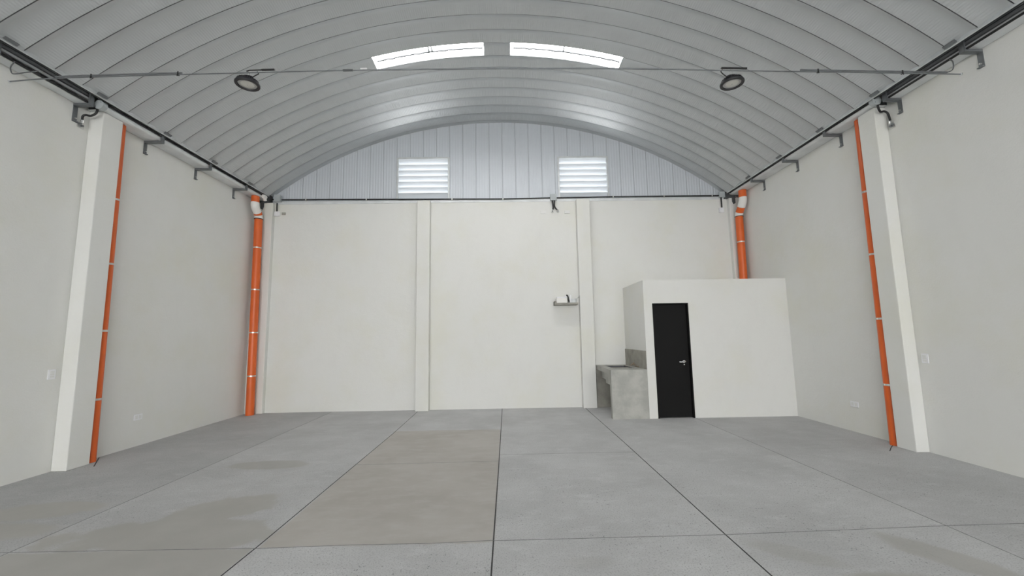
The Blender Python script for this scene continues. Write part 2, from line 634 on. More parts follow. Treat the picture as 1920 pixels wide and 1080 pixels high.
# unseen strips added over the gutters to keep sky light out
for nm, xa, xb in (('eave_light_stop', XE0, XL - .05), ('eave_light_stop', XE1, XR + .05)):
    z0 = arc_z(xa) + .045
    MB().prism([(xa, z0), (xb, z0 + .16), (xb, z0 + .18), (xa, z0 + .02)], YF, YB + .1).build(nm, M['steel'], ceil, smooth=0)

# ---- roof lights in one sheet row
for i, (krow, (a, b)) in enumerate([(kr, ab) for kr in SKY_ROWS for ab in SKY]):
    ys0 = SEAM0 + krow * PIT
    w = MB()
    n = 30
    aa = [ang(a - .02) + (ang(b + .02) - ang(a - .02)) * q / n for q in range(n + 1)]
    vs, fs = [], []
    for q in aa:
        for r, y in ((AR + .066, ys0 - .01), (AR + .066, ys0 + PIT + .01), (AR + .072, ys0 + PIT + .01), (AR + .072, ys0 - .01)):
            vs.append((AX + r * math.sin(q), y, AZ + r * math.cos(q)))
    for q in range(n):
        for e in range(4):
            fs.append((q * 4 + e, q * 4 + (e + 1) % 4, q * 4 + 4 + (e + 1) % 4, q * 4 + 4 + e))
    fs += [(0, 1, 2, 3), (n * 4 + 3, n * 4 + 2, n * 4 + 1, n * 4)]
    w.add(vs, fs)
    win = struct('window_%d' % (i + 1), w, M['skylight'],
                 ['translucent skylight sheet in the arched roof, left of the two', 'translucent skylight sheet in the arched roof, right of the two',
                  'translucent skylight sheet over the entrance end, left one', 'translucent skylight sheet over the entrance end, right one'][i], 'skylight')
    # sheet-overlap bar along the arc and a short cross bar
    mb = MB()
    pts = []
    for q in range(41):
        x = (a + .05) + (b - a - .07) * q / 40
        A = ang(x)
        r = AR + .034 + .003 * math.sin(q * 1.9) + .002 * math.sin(q * .7)
        pts.append((AX + r * math.sin(A), ys0 + .150 + .004 * math.sin(q * 1.3), AZ + r * math.cos(A)))
    mb.tube(pts, .019, 8)
    mb.build('glazing_bar', M['steel'], win)
    xc = (-1.232, 1.035)[i % 2]
    A = ang(xc)
    r = AR + .034
    mb = MB()
    for dx in ((-.026, .026) if i % 2 == 0 else (0,)):
        A = ang(xc + dx)
        mb.tube([(AX + r * math.sin(A), ys0 + .005, AZ + r * math.cos(A)), (AX + r * math.sin(A), ys0 + .15, AZ + r * math.cos(A))], .013, 6)
    mb.build('glazing_bar', M['steel'], win)

# ---- cubicle (toilet) in the right back corner
CB0, CY, CZ = 2.573, 7.632, 2.541
DX0, DX1, DZ = 2.729, 3.405, 2.10
m = MB()
m.box(CB0, DX0, CY, CY + .14, 0, CZ)
m.box(DX1, XR, CY, CY + .14, 0, CZ)
m.box(DX0, DX1, CY, CY + .14, DZ, CZ)
m.box(CB0, CB0 + .14, CY + .14, YB, 0, CZ)
m.box(CB0 + .14, XR, CY + .14, YB, CZ - .12, CZ)
struct('wall_cubicle', m, M['wall'], 'white plastered cubicle with a black door in the right back corner', 'cubicle', smooth=0)
door = thing('door_1', (DX0, CY, 0), 'black flush door in the white cubicle', 'door', kind='structure')
off = door.location
m = MB(off)
m.box(DX0, DX0 + .022, CY - .004, CY + .12, 0, DZ)
m.box(DX1 - .022, DX1, CY - .004, CY + .12, 0, DZ)
m.box(DX0 + .022, DX1 - .022, CY - .004, CY + .12, DZ - .022, DZ)
m.build('door_frame', M['doorblk'], door, smooth=0)
MB(off).box(DX0 + .024, DX1 - .024, CY + .055, CY + .095, .008, DZ - .024).build('door_leaf', M['doorblk'], door, smooth=0, bevel=.003)
h = MB(off)
hx, hz = 3.285, 1.012
h.lathe([(.0, -.012), (.026, -.012), (.031, -.006), (.032, .0)], (hx, CY + .056, hz), 28, 'y')
h.tube([(hx, CY + .045, hz), (hx, CY + .0, hz)], .012, 14)
h.tube(bez([(hx + .008, CY + .002, hz), (hx - .03, CY - .004, hz + .001), (hx - .07, CY - .002, hz - .004), (hx - .105, CY + .004, hz - .002)], 5), [.014] * 5 + [.011] * 5 + [.009] * 6, 12)
tag(h.build('door_handle', M['chrome'], door), 'chrome lever handle')
MB(off).lathe([(.0, -.006), (.011, -.006), (.013, 0)], (hx, CY + .056, hz - .055), 18, 'y').build('keyhole', M['chrome'], door)

# ---- paving outside the entrance
struct('ground', MB().box(-40, 40, -45, YF, -.25, -.03), M['outside'], 'pale paving outside the open entrance', 'ground', smooth=0)

# ================================================================== THINGS
# ---- louvre vents
for i, (a, b, c, d) in enumerate(LOUV):
    t = thing('louvre_vent', ((a + b) / 2, YB + .03, c),
              ['white louvre vent in the metal gable, above the left pilaster', 'white louvre vent in the metal gable, right of the junction box'][i],
              'vent', 'louvre vents in the gable')
    o_ = t.location
    m = MB(o_)
    w = .028
    m.box(a - .012, a + w, YB - .0, YB + .14, c, d)
    m.box(b - w, b + .012, YB - .0, YB + .14, c, d)
    m.box(a + w, b - w, YB - .0, YB + .14, d - .030, d + .015)
    m.box(a + w, b - w, YB - .0, YB + .14, c - .012, c + .014)
    m.build('frame', M['galv'], t, smooth=0)
    MB(o_).prism([(YB + .141, c + .012), (YB + .40, c - .06), (YB + .40, c - .07), (YB + .141, c + .0)], a, b, 'x').build('sky_reflector', M['boxwhite'], t, smooth=0)  # added white reflector, bounces sky light up onto the lowest blade
    m = MB(o_)
    n = 7
    zt, zb = d - .030, c + .014
    p_ = (zt - zb) / n
    for q in range(n):
        z1 = zb + p_ * (q + 1)
        z0 = z1 - p_ - .012
        # blade slopes outward going down; small turned lip on its inner edge
        pr = [(YB + .015, z1 - .004), (YB + .012, z1 + .004), (YB + .022, z1 + .004), (YB + .125, z0 + .012), (YB + .125, z0 + .004), (YB + .115, z0 + .004), (YB + .02, z1 - .005)]
        m.prism(pr, a + w + .001, b - w - .001, 'x')
    m.build('blades', M['louvre'], t, smooth=0)

# ---- eave rails (angle irons carrying the roof sheets)
for s, x0, lab in ((1, XL, 'left'), (-1, XR, 'right')):
    ze = arc_z(XL + .29) if s > 0 else arc_z(XR - .29)
    t = thing('eave_rail', (x0 + s * .25, 0, ze), 'grey stepped steel eave rail under the roof edge along the %s wall' % lab, 'rail', 'eave rails')
    o_ = t.location
    y0, y1 = YF + .2, YB - .13
    ym = 5.09 if s > 0 else 5.14
    MB(o_).prism([(x0 + s * .300, ze - .006), (x0 + s * .308, ze + .004), (x0 + s * .294, ze + .068), (x0 + s * .280, ze + .068)], y0, y1).build('edge_trim', M['galv'], t, smooth=0)
    MB(o_).prism([(x0 + s * .262, ze - .004), (x0 + s * .272, ze - .004), (x0 + s * .272, ze + .03), (x0 + s * .262, ze + .03)], y0, y1).build('upper_angle', M['railsh'], t, smooth=0)
    MB(o_).prism([(x0 + s * .157, ze - .030), (x0 + s * .160, ze - .030), (x0 + s * .160, ze + .10), (x0 + s * .157, ze + .10)], y0, ym).build('web_plate', M['railsh'], t, smooth=0)
    MB(o_).prism([(x0 + s * .160, ze + .012), (x0 + s * .178, ze + .012), (x0 + s * .178, ze + .036), (x0 + s * .160, ze + .036)], y0, ym).build('middle_angle', M['rail'], t, smooth=0)
    MB(o_).prism([(x0 + s * .160, ze - .040), (x0 + s * .180, ze - .040), (x0 + s * .180, ze - .016), (x0 + s * .160, ze - .016)], y0, ym).build('lower_angle', M['galv'], t, smooth=0)

# ---- gutters
for s, x0, lab, ysp in ((1, XL, 'left', 5.06), (-1, XR, 'right', 5.09)):
    t = thing('gutter', (x0 + s * .09, ysp, ZG), 'near grey box gutter along the %s wall, before the pilaster' % lab, 'gutter', 'gutters')
    o_ = t.location
    X = lambda d: x0 + s * d
    pr = [(X(.014), ZG), (X(.155), ZG), (X(.155), ZG + .016), (X(.149), ZG + .016), (X(.149), ZG + .006), (X(.020), ZG + .006), (X(.020), ZG + .10), (X(.014), ZG + .10)]
    MB(o_).prism(pr, YF + .2, ysp).build('trough', M['gutter'], t, smooth=0)
    pc = [(X(.020), ZG + .006), (X(.149), ZG + .006), (X(.149), ZG + .016), (X(.020), ZG + .10)]
    MB(o_).prism(pc, ysp - .012, ysp - .004).build('end_cap', M['railsh'], t, smooth=0)
    t = thing('gutter', (x0 + s * .12, 5.16, ZG), 'rear grey gutter along the %s wall, crossing the pilaster top to the back corner' % lab, 'gutter', 'gutters')
    o_ = t.location
    yr0 = 5.185 if s > 0 else 5.24
    pr = [(X(.012), ZG + .003)]
    for q in range(9):
        A = -math.pi / 2 + q * math.pi / 2 / 8
        pr.append((X(.185 + .055 * math.cos(A)), ZG + .058 + .055 * math.sin(A)))
    pr += [(X(.240), ZG + .062), (X(.234), ZG + .062), (X(.234), ZG + .058)]
    for q in range(8, -1, -1):
        A = -math.pi / 2 + q * math.pi / 2 / 8
        pr.append((X(.185 + .049 * math.cos(A)), ZG + .058 + .049 * math.sin(A)))
    pr += [(X(.018), ZG + .009), (X(.018), ZG + .10), (X(.012), ZG + .10)]
    MB(o_).prism(pr, yr0, YB - .12 if s > 0 else YB - .11).build('trough', M['gutter'], t)
    MB(o_).prism([(X(.018), ZG + .009), (X(.215), ZG + .03), (X(.232), ZG + .058), (X(.018), ZG + .1)], yr0 + .002, yr0 + .01).build('end_cap', M['railsh'], t, smooth=0)

# ---- gutter brackets
def bracket(s, x0, y, label, deep, leg_z=4.395, clip=True):
    t = thing('gutter_bracket', (x0, y, ZG), label, 'bracket', 'gutter brackets on the side walls')
    o_ = t.location
    X = lambda d: x0 + s * d
    w = .027
    d = deep
    m = MB(o_)
    m.prism([(X(.0), ZG - .030), (X(d + .022), ZG - .030), (X(d + .022), ZG - .003), (X(.0), ZG - .003)], y - w, y + w)
    m.build('arm', M['steel'], t, smooth=0)
    ze = arc_z(XL + .29) if s > 0 else arc_z(XR - .29)
    z1 = ze + .055 if deep < .2 else ze + .02
    MB(o_).prism([(X(d + .003), ZG - .003), (X(d + .021), ZG - .003), (X(d + .021), z1), (X(d + .003), z1)], y - w, y + w).build('strap', M['steel'], t, smooth=0)
    m = MB(o_)
    m.prism([(X(.0), leg_z), (X(.034), leg_z), (X(.034), leg_z + .008), (X(.008), leg_z + .02), (X(.008), ZG - .03), (X(0), ZG - .03)], y - w, y + w)
    m.build('wall_leg', M['steel'], t, smooth=0)
    m = MB(o_)
    m.tube([(X(.006), y, leg_z + .045), (X(.028), y, leg_z + .045)], .009, 8)
    m.build('bolt', M['zinc'], t)
    if clip:
        A = ang(X(.342))
        B = ang(X(.314))
        m = MB(o_)
        vs = []
        for q in (A, B):
            for yy in (y - .062, y + .062):
                for r in (AR - .014, AR - .002):
                    vs.append((AX + r * math.sin(q), yy, AZ + r * math.cos(q)))
        m.add(vs, [(0, 1, 3, 2), (4, 6, 7, 5), (0, 4, 5, 1), (2, 3, 7, 6), (0, 2, 6, 4), (1, 5, 7, 3)])
        m.build('roof_clip', M['steel'], t, smooth=0)


ordn = ['second', 'third', 'fourth', 'fifth']
bracket(1, XL, 4.06, 'steel gutter bracket on the left wall, nearest the camera', .185)
bracket(1, XL, 5.045, 'steel gutter bracket on the left wall beside the pilaster and black hose', .185, 4.36)
bracket(1, XL, 6.075, 'steel gutter bracket on the left wall, first behind the pilaster', .245)
bracket(1, XL, 7.10, 'steel gutter bracket on the left wall, second behind the pilaster', .245)
bracket(1, XL, 8.12, 'steel gutter bracket on the left wall, last before the corner downpipe', .245)
bracket(-1, XR, 4.144, 'steel gutter bracket on the right wall, nearest the camera beside the tie rod', .185)
bracket(-1, XR, 5.08, 'steel gutter bracket on the right wall beside the pilaster and black hose', .185)
bracket(-1, XR, 6.05, 'steel gutter bracket on the right wall, first behind the pilaster', .245)
bracket(-1, XR, 7.02, 'steel gutter bracket on the right wall, second behind the pilaster', .245)
bracket(-1, XR, 7.98, 'steel gutter bracket on the right wall, last before the corner downpipe', .245)
# heavier brackets in the two back corners
for s, x0, lab in ((1, XL, 'left'), (-1, XR, 'right')):
    t = thing('corner_bracket', (x0 + s * .2, YB - .12, ZG), 'dark steel corner bracket at the roof end behind the %s corner downpipe' % lab, 'bracket', 'corner brackets')
    o_ = t.location
    X = lambda d: x0 + s * d
    MB(o_).box(X(.245), X(.315), YB - .119, YB - .011, 4.55, 4.725).build('strap', M['railsh'], t, smooth=0)
    MB(o_).box(X(.10), X(.245), YB - .119, YB - .101, 4.545, 4.595).build('arm', M['railsh'], t, smooth=0)
    MB(o_).prism([(X(.115), 4.545), (X(.185), 4.545), (X(.185), 4.46), (X(.16), 4.40), (X(.115), 4.42)], YB - .119, YB - .101).build('leg', M['railsh'], t, smooth=0)

# ---- black conduits
def conduit(pts, label, r=.0135):
    o = MB(pts[0]).tube(pts, r, 10).build('conduit', M['black'], None, loc=pts[0])
    return tag(o, label, 'conduit', 'black conduits')


conduit([(XL + .171, YF + .4, 4.612), (XL + .171, 5.03, 4.612)], 'black conduit along the lower edge of the near left gutter')
conduit([(XR - .171, YF + .4, 4.606), (XR - .171, 5.05, 4.606)], 'black conduit along the lower edge of the near right gutter')
conduit([(XL + .254, 5.2, 4.665), (XL + .254, 8.66, 4.660)], 'black conduit above the rear left gutter up to the white elbow', .011)
conduit([(XR - .255, 5.26, 4.640), (XR - .255, 8.80, 4.640)], 'black conduit above the rear right gutter', .011)
ycn = YB - .030
segs = [(-5.155, -5.20), (-5.018, 1.018), (1.160, 4.857)]
conduit([(-5.003, ycn, 4.644), (-3.68, ycn, 4.636), (-.08, ycn, 4.606), (1.018, ycn, 4.617)], 'black conduit along the gable base between the left and middle junction boxes', .0145)
conduit([(1.160, ycn, 4.617), (2.4, ycn, 4.628), (4.857, ycn, 4.626)], 'black conduit along the gable base between the middle and right junction boxes', .0145)
conduit([(-5.203, ycn - .01, 4.652), (-5.139, ycn, 4.650)], 'short black conduit stub at the left back corner', .0145)


def clipz(x):
    P = [(-5.018, 4.644), (-3.68, 4.636), (-.08, 4.606), (1.018, 4.617), (2.4, 4.628), (4.857, 4.626)]
    for (a, b), (c, d) in zip(P[:-1], P[1:]):
        if a <= x <= c:
            return b + (d - b) * (x - a) / (c - a)


cl_lab = ['zinc conduit clip on the gable base, nearest the left corner', 'zinc conduit clip on the gable base, just left of the left louvre',
          'zinc conduit clip on the gable base, just right of the left louvre', 'zinc conduit clip on the gable base, midway between the louvres',
          'zinc conduit clip on the gable base, just right of the right louvre', 'zinc conduit clip on the gable base, between right louvre and right corner',
          'zinc conduit clip on the gable base, beside the right junction box']
for x, lab in zip((-4.459, -3.11, -1.191, -.047, 2.446, 3.602, 4.70), cl_lab):
    z = clipz(x)
    m = MB((x, YB, z))
    vs = []
    m.prism([(ycn + .030, z - .03), (ycn + .030, z + .03), (ycn + .024, z + .03), (ycn + .022, z + .019), (ycn - .018, z + .017),
             (ycn - .021, z), (ycn - .018, z - .017), (ycn + .022, z - .019), (ycn + .024, z - .03)], x - .011, x + .011, 'x')
    tag(m.build('conduit_clip', M['zinc'], None, smooth=0, loc=(x, YB, z)), lab, 'clip', 'conduit clips on the gable')


# ---- junction boxes
def jbox(name, x, y1, z, w, h, d, mat, label, group='junction boxes'):
    t = thing(name, (x, y1, z), label, 'box', group)
    o_ = t.location
    MB(o_).box(x - w / 2, x + w / 2, y1 - d * .8, y1, z - h / 2, z + h / 2).build('body', mat, t, smooth=0, bevel=.004)
    MB(o_).box(x - w / 2 - .003, x + w / 2 + .003, y1 - d, y1 - d * .8, z - h / 2 - .003, z + h / 2 + .003).build('cover', mat, t, smooth=0, bevel=.005)
    for a in (-1, 1):
        MB(o_).lathe([(.0, -.002), (.006, -.002), (.006, 0)], (x + a * w * .36, y1 - d, z + a * h * .36), 10, 'y').build('screw', M['zinc'], t)
    return t


jbox('junction_box', -5.072, YB - .004, 4.668, .130, .155, .09, M['boxgrey'], 'pale grey junction box at the left end of the gable conduit')
jbox('junction_box', 1.089, YB - .004, 4.620, .138, .138, .08, M['boxgrey'], 'pale grey junction box on the gable conduit beside the right louvre')
jbox('junction_box', 4.914, YB - .004, 4.640, .112, .13, .08, M['boxgrey'], 'pale grey junction box at the right end of the gable conduit')
jbox('socket_box', -5.085, YB - .001, 4.318, .105, .105, .05, M['boxwhite'], 'white wall box hanging below the left gable junction box', 'wall boxes under the conduit')
jbox('socket_box', 4.892, YB - .001, 4.285, .100, .11, .05, M['boxwhite'], 'white wall box hanging below the right gable junction box', 'wall boxes under the conduit')
tag(MB((-4.95, YB, 4.33)).box(-4.992, -4.905, YB - .02, YB - .001, 4.302, 4.356).build('blank_plate', M['cementdark'], None, smooth=0, bevel=.003, loc=(-4.95, YB, 4.33)),
    'small grey blank plate beside the left white wall box', 'plate')


def hose(pts, label, r=.013, cat='hose', group='black drop conduits', rib=True):
    P = bez(pts, 14)
    if rib:
        rs = [r * (1 + .10 * (k % 2)) for k in range(len(P))]
    else:
        rs = r
    return tag(MB(pts[0]).tube(P, rs, 10).build('flexible_conduit', M['black'], None, smooth=60, loc=pts[0]), label, cat, group)


hose([(-5.085, YB - .05, 4.562), (-5.088, YB - .045, 4.46), (-5.092, YB - .03, 4.372)], 'black drop conduit from the left gable junction box to the white box', .0135)
hose([(4.895, YB - .05, 4.578), (4.900, YB - .045, 4.46), (4.908, YB - .03, 4.338)], 'black drop conduit from the right gable junction box to the white box', .0135)
hose([(1.064, YB - .05, 4.550), (1.076, YB - .04, 4.45), (1.080, YB - .035, 4.385), (1.070, YB - .035, 4.335)], 'black flexible hose under the middle junction box, the straight left one', .0145)
hose([(1.114, YB - .05, 4.550), (1.108, YB - .05, 4.46), (1.120, YB - .045, 4.395), (1.165, YB - .035, 4.340)], 'black flexible hose under the middle junction box, the one bending right', .0145)


def spot(x, z, label, sgn):
    t = thing('hose_fitting', (x, YB, z), label, 'fitting', 'hose fittings')
    o_ = t.location
    MB(o_).lathe([(.0, -.05), (.022, -.05), (.026, -.044), (.026, -.008), (.034, -.008), (.034, -.001)], (x, YB, z), 20, 'y').build('body', M['zinc'], t)
    MB(o_).lathe([(.0, -.054), (.014, -.054), (.014, -.05)], (x, YB, z), 16, 'y').build('knockout', M['steel'], t)
    MB(o_).tube([(x + sgn * .002, YB - .035, z + .02), (x - sgn * .012, YB - .035, z + .045)], .017, 12).build('collar', M['chrome'], t)


spot(1.062, 4.300, 'zinc hose fitting on the back wall under the straight hose', -1)
spot(1.190, 4.300, 'zinc hose fitting on the back wall under the bent hose', 1)
for x, lab in ((.860, 'white socket plate on the back wall, left of the hose fittings'), (1.400, 'white socket plate on the back wall, right of the hose fittings')):
    t = thing('socket_plate', (x, YB, 4.295), lab, 'socket', 'socket plates')
    MB(t.location).box(x - .062, x + .062, YB - .012, YB - .001, 4.258, 4.330).build('plate', M['plate'], t, smooth=0, bevel=.004)
    MB(t.location).box(x - .035, x + .035, YB - .016, YB - .012, 4.276, 4.312).build('insert', M['plate'], t, smooth=0, bevel=.002)

# white elbow where the left conduit turns the corner
t = thing('conduit_elbow', (XL + .29, 8.69, 4.62), 'white plastic elbow box beside the left corner downpipe top', 'elbow')
MB(t.location).lathe([(.0, -.05), (.036, -.05), (.044, -.03), (.044, .03), (.036, .05), (.0, .05)], (XL + .29, 8.69, 4.628), 20, 'y').build('body', M['pvcwhite'], t)
MB(t.location).tube(bez([(XL + .295, 8.69, 4.60), (XL + .300, 8.70, 4.565), (XL + .300, 8.71, 4.545)], 4), .034, 14).build('outlet', M['pvcwhite'], t)

# round boxes at the front ends of the rear gutters, with flexible hoses to wall fittings
for s, x0, yb, lab in ((1, XL, 5.178, 'left'), (-1, XR, 5.230, 'right')):
    X = lambda d: x0 + s * d
    t = thing('round_junction_box', (X(.225), yb, 4.633), 'round pale grey junction box at the %s pilaster top' % lab, 'box', 'round junction boxes')
    MB(t.location).lathe([(.0, -.062), (.054, -.062), (.058, -.058), (.058, .0)], (X(.225), yb, 4.633), 32, 'y').build('body', M['boxgrey'], t)
    MB(t.location).lathe([(.0, -.071), (.052, -.071), (.061, -.068), (.061, -.060)], (X(.225), yb, 4.633), 32, 'y').build('cover', M['boxgrey'], t)
    for a in (0.7, 0.7 + math.pi):
        MB(t.location).lathe([(.0, -.074), (.005, -.074), (.005, -.07)], (X(.225) + .042 * math.cos(a), yb, 4.633 + .042 * math.sin(a)), 10, 'y').build('screw', M['steel'], t)
    if s > 0:
        pts = [(X(.185), yb - .035, 4.60), (X(.17), yb - .035, 4.53), (X(.115), yb - .045, 4.487), (X(.065), yb - .058, 4.492), (X(.035), yb - .065, 4.47), (X(.034), yb - .065, 4.405)]
        fz, fy = 4.368, yb - .065
    else:
        pts = [(X(.195), yb - .035, 4.60), (X(.185), yb - .03, 4.545), (X(.14), yb - .01, 4.500), (X(.085), yb - .005, 4.508), (X(.045), yb - .01, 4.475), (X(.032), yb - .015, 4.40), (X(.030), yb - .018, 4.352)]
        fz, fy = 4.312, yb - .02
    hose(pts, 'black flexible hose snaking from the round box at the %s pilaster to the wall' % lab, .0125, 'hose', 'black hoses at the pilasters')
    t = thing('conduit_fitting', (x0, fy, fz), 'zinc conduit fitting on the %s wall at the end of the black hose' % lab, 'fitting', 'hose end fittings')
    m = MB(t.location)
    m.tube([(X(.032), fy, fz + .046), (X(.032), fy, fz + .006)], [.019, .019], 14)
    m.build('collar', M['chrome'], t)
    MB(t.location).prism([(fy - .03, fz - .05), (fy + .05, fz - .055), (fy + .055, fz + .022), (fy - .027, fz + .028)], X(.001), X(.012), 'x').build('plate', M['zinc'], t, smooth=0)
    m = MB(t.location)
    m.tube([(X(.012), fy - .022, fz - .01), (X(.05), fy - .024, fz - .012)], .012, 10)
    m.tube([(X(.012), fy + .012, fz - .022), (X(.04), fy + .012, fz - .024)], .014, 10)
    m.build('connectors', M['steel'], t)

# ---- orange rain-water pipes
def ring(m, x, y, z, r, hgt, n=24):
    m.lathe([(r - .001, -hgt), (r, -hgt), (r, hgt), (r - .001, hgt)], (x, y, z), n)


def clamp(parent, x, y, z, r, wall_dir):
    m = MB(parent.location)
    m.lathe([(r, -.013), (r + .004, -.013), (r + .004, .013), (r, .013)], (x, y, z), 24)
    for sg in (-1, 1):
        if abs(x + sg * (r + .016)) < 5.25:          # ears only where the wall leaves room
            m.box(x + sg * (r + .008) - .010, x + sg * (r + .008) + .010, y - .008, y + .008, z - .011, z + .011)
    m.build('clamp', M['zinc'], parent)


CLZ = (3.51, 2.60, 1.692, .795)
# left corner: 6 cm radius, swan neck at the top
yp, rp = YB - .22, .081
t = thing('rain_pipe', (-5.372, yp, 0), 'thick orange rainwater pipe with white couplings in the left back corner', 'pipe', 'orange rainwater pipes')
MB(t.location).tube([(-5.324, yp, 0), (-5.372, yp, 4.14)], .080, 28).build('pipe', M['orange'], t)
yu = 8.58
MB(t.location).lathe([(.086, 0), (.088, 0), (.088, .016), (.084, .016)], (-5.372, yp, 4.140), 28).build('seal_ring', M['seal'], t)
MB(t.location).tube(bez([(-5.372, yp, 4.152), (-5.371, yp - .004, 4.195), (-5.368, yp - .025, 4.235)], 5), .083, 28).build('lower_coupling', M['pvcwhite'], t)
MB(t.location).tube([(-5.368, yp - .025, 4.235), (-5.363, yp - .065, 4.285)], .080, 28).build('neck_pipe', M['orange'], t)
MB(t.location).tube(bez([(-5.363, yp - .065, 4.285), (-5.360, yu + .02, 4.355), (-5.360, yu, 4.41), (-5.360, yu, 4.465)], 5), .082, 28).build('upper_coupling', M['pvcwhite'], t)
MB(t.location).tube([(-5.360, yu, 4.465), (-5.360, yu, 4.60)], .080, 28).build('outlet_pipe', M['orange'], t)
for z in CLZ:
    clamp(t, -5.324 - .048 * z / 4.14, yp, z, .080, (-1, 0))
# right corner
t = thing('rain_pipe', (5.12, yp, CZ), 'thick orange rainwater pipe with white couplings in the right back corner above the cubicle', 'pipe', 'orange rainwater pipes')
MB(t.location).tube([(5.155, yp, CZ + .002), (5.170, yp, 4.07)], .078, 28).build('pipe', M['orange'], t)
MB(t.location).lathe([(.083, 0), (.085, 0), (.085, .014), (.081, .014)], (5.170, yp, 4.068), 28).build('seal_ring', M['seal'], t)
yu = 8.55
MB(t.location).tube(bez([(5.170, yp, 4.082), (5.170, yp - .004, 4.12), (5.170, yp - .03, 4.165)], 5), .081, 28).build('lower_coupling', M['pvcwhite'], t)
MB(t.location).tube([(5.170, yp - .03, 4.165), (5.168, yp - .12, 4.262)], .078, 28).build('neck_pipe', M['orange'], t)
MB(t.location).tube(bez([(5.168, yp - .12, 4.262), (5.167, yu + .03, 4.33), (5.167, yu, 4.39), (5.167, yu, 4.445)], 5), .0805, 28).build('upper_coupling', M['pvcwhite'], t)
MB(t.location).tube([(5.167, yu, 4.445), (5.167, yu, 4.60)], .078, 28).build('outlet_pipe', M['orange'], t)
clamp(t, 5.163, yp, 3.5, .078, (1, 0))
# beside the two side pilasters
for s, x0, y, lab in ((1, XL, 5.590, 'left'), (-1, XR, 5.632, 'right')):
    xb, xt_ = x0 + s * .103, x0 + s * .066
    rp = .061
    t = thing('rain_pipe', (xb, y, 0), 'orange rainwater pipe standing behind the %s wall pilaster' % lab, 'pipe', 'orange rainwater pipes')
    MB(t.location).tube([(xb, y, 0), (xt_, y, ZG + .004)], rp, 28).build('pipe', M['orange'], t)
    for z in CLZ:
        clamp(t, xb + (xt_ - xb) * z / ZG, y, z, rp, (0, 0))

# ---- tie rod with lamps
YT = 4.348
RP = [(XL - .0, 4.450), (-5.10, 4.482), (-4.2, 4.508), (-3.0, 4.533), (-1.77, 4.556), (-.02, 4.566), (1.4, 4.553), (2.7, 4.518), (4.0, 4.488), (XR, 4.455)]
t = thing('tie_rod', (0, YT, 4.5), 'thin steel tie rod spanning the hall between the side walls', 'rod')
o_ = t.location
P = bez([(x, YT, z) for x, z in RP], 6)


def rod_z(x):
    for a, b in zip(P[:-1], P[1:]):
        if a.x <= x <= b.x:
            return a.z + (b.z - a.z) * (x - a.x) / (b.x - a.x)
    return 4.45


MB(o_).tube(P, .0065, 8).build('rod', M['steel'], t)
for s, x0 in ((1, XL), (-1, XR)):
    MB(o_).lathe([(.0, -.004), (.016, -.004), (.016, .004), (.0, .004)], (x0 + s * .006, YT, rod_z(x0 + s * .01)), 20, 'x').build('anchor_nut', M['gutter'], t)
m = MB(o_)
xq = -1.76
m.tube([(xq - .055, YT, rod_z(xq)), (xq + .055, YT, rod_z(xq) + .002)], .012, 10)
m.build('turnbuckle', M['railsh'], t)
MB(o_).tube([(x, YT - .002, rod_z(x) - .001) for x in [-1.42 + .2 * k for k in range(17)]], .0085, 8).build('sleeve', M['steel'], t)
MB(o_).box(-1.62, -1.545, YT - .006, YT + .004, rod_z(-1.6) + .008, rod_z(-1.6) + .024).build('tag', M['tagwhite'], t, smooth=0)


def rod_conduit(xa, xb, dz, r, label):
    n = max(2, int(abs(xb - xa) / .15))
    pts = [(xa + (xb - xa) * k / n, YT, rod_z(xa + (xb - xa) * k / n) + dz) for k in range(n + 1)]
    return tag(MB(pts[0]).tube(pts, r, 8).build('conduit', M['steel'], None, loc=pts[0]), label, 'conduit', 'conduits on the tie rod')


rod_conduit(-5.02, -3.62, .020, .009, 'thin dark conduit on top of the tie rod near the left gutter')
rod_conduit(3.42, 5.13, .020, .009, 'thin dark conduit on top of the tie rod near the right gutter')
ties = [(x, lab) for x, lab in ((-4.62, 'cable tie on the tie rod near the left gutter, outer one'), (-3.66, 'cable tie on the tie rod near the left gutter, inner one'),
                                 (3.62, 'cable tie on the tie rod near the right gutter, inner one'), (4.60, 'cable tie on the tie rod near the right gutter, outer one'))]
for x, lab in ties:
    z = rod_z(x)
    m = MB((x, YT, z))
    m.prism([(YT - .012, z - .010), (YT + .012, z - .010), (YT + .012, z + .032), (YT - .012, z + .032)], x - .006, x + .006, 'x')
    m.box(x - .004, x + .004, YT - .016, YT - .012, z - .026, z + .0)
    tag(m.build('cable_tie', M['black'], None, smooth=0, loc=(x, YT, z)), lab, 'cable tie', 'cable ties on the rod')


def cable(pts, r, label, mat='steel'):
    return tag(MB(pts[0]).tube(bez(pts, 8), r, 8).build('cable', M[mat], None, loc=pts[0]), label, 'cable', 'thin dark cables')


cable([(XR - .192, 4.28, 4.592), (XR - .125, 4.31, 4.585), (XR - .090, 4.34, 4.540), (XR - .105, YT, 4.505), (XR - .155, YT, 4.482)], .006, 'thin cable looping from the right gutter conduit to the tie rod')
cable([(XL + .192, 4.22, 4.592), (XL + .07, 4.29, 4.586), (XL + .03, 4.33, 4.560), (XL + .055, YT - .01, 4.535), (XL + .20, YT - .02, 4.545), (XL + .33, YT - .02, 4.560)], .006, 'thin cable looping from the left gutter conduit to the tie rod')


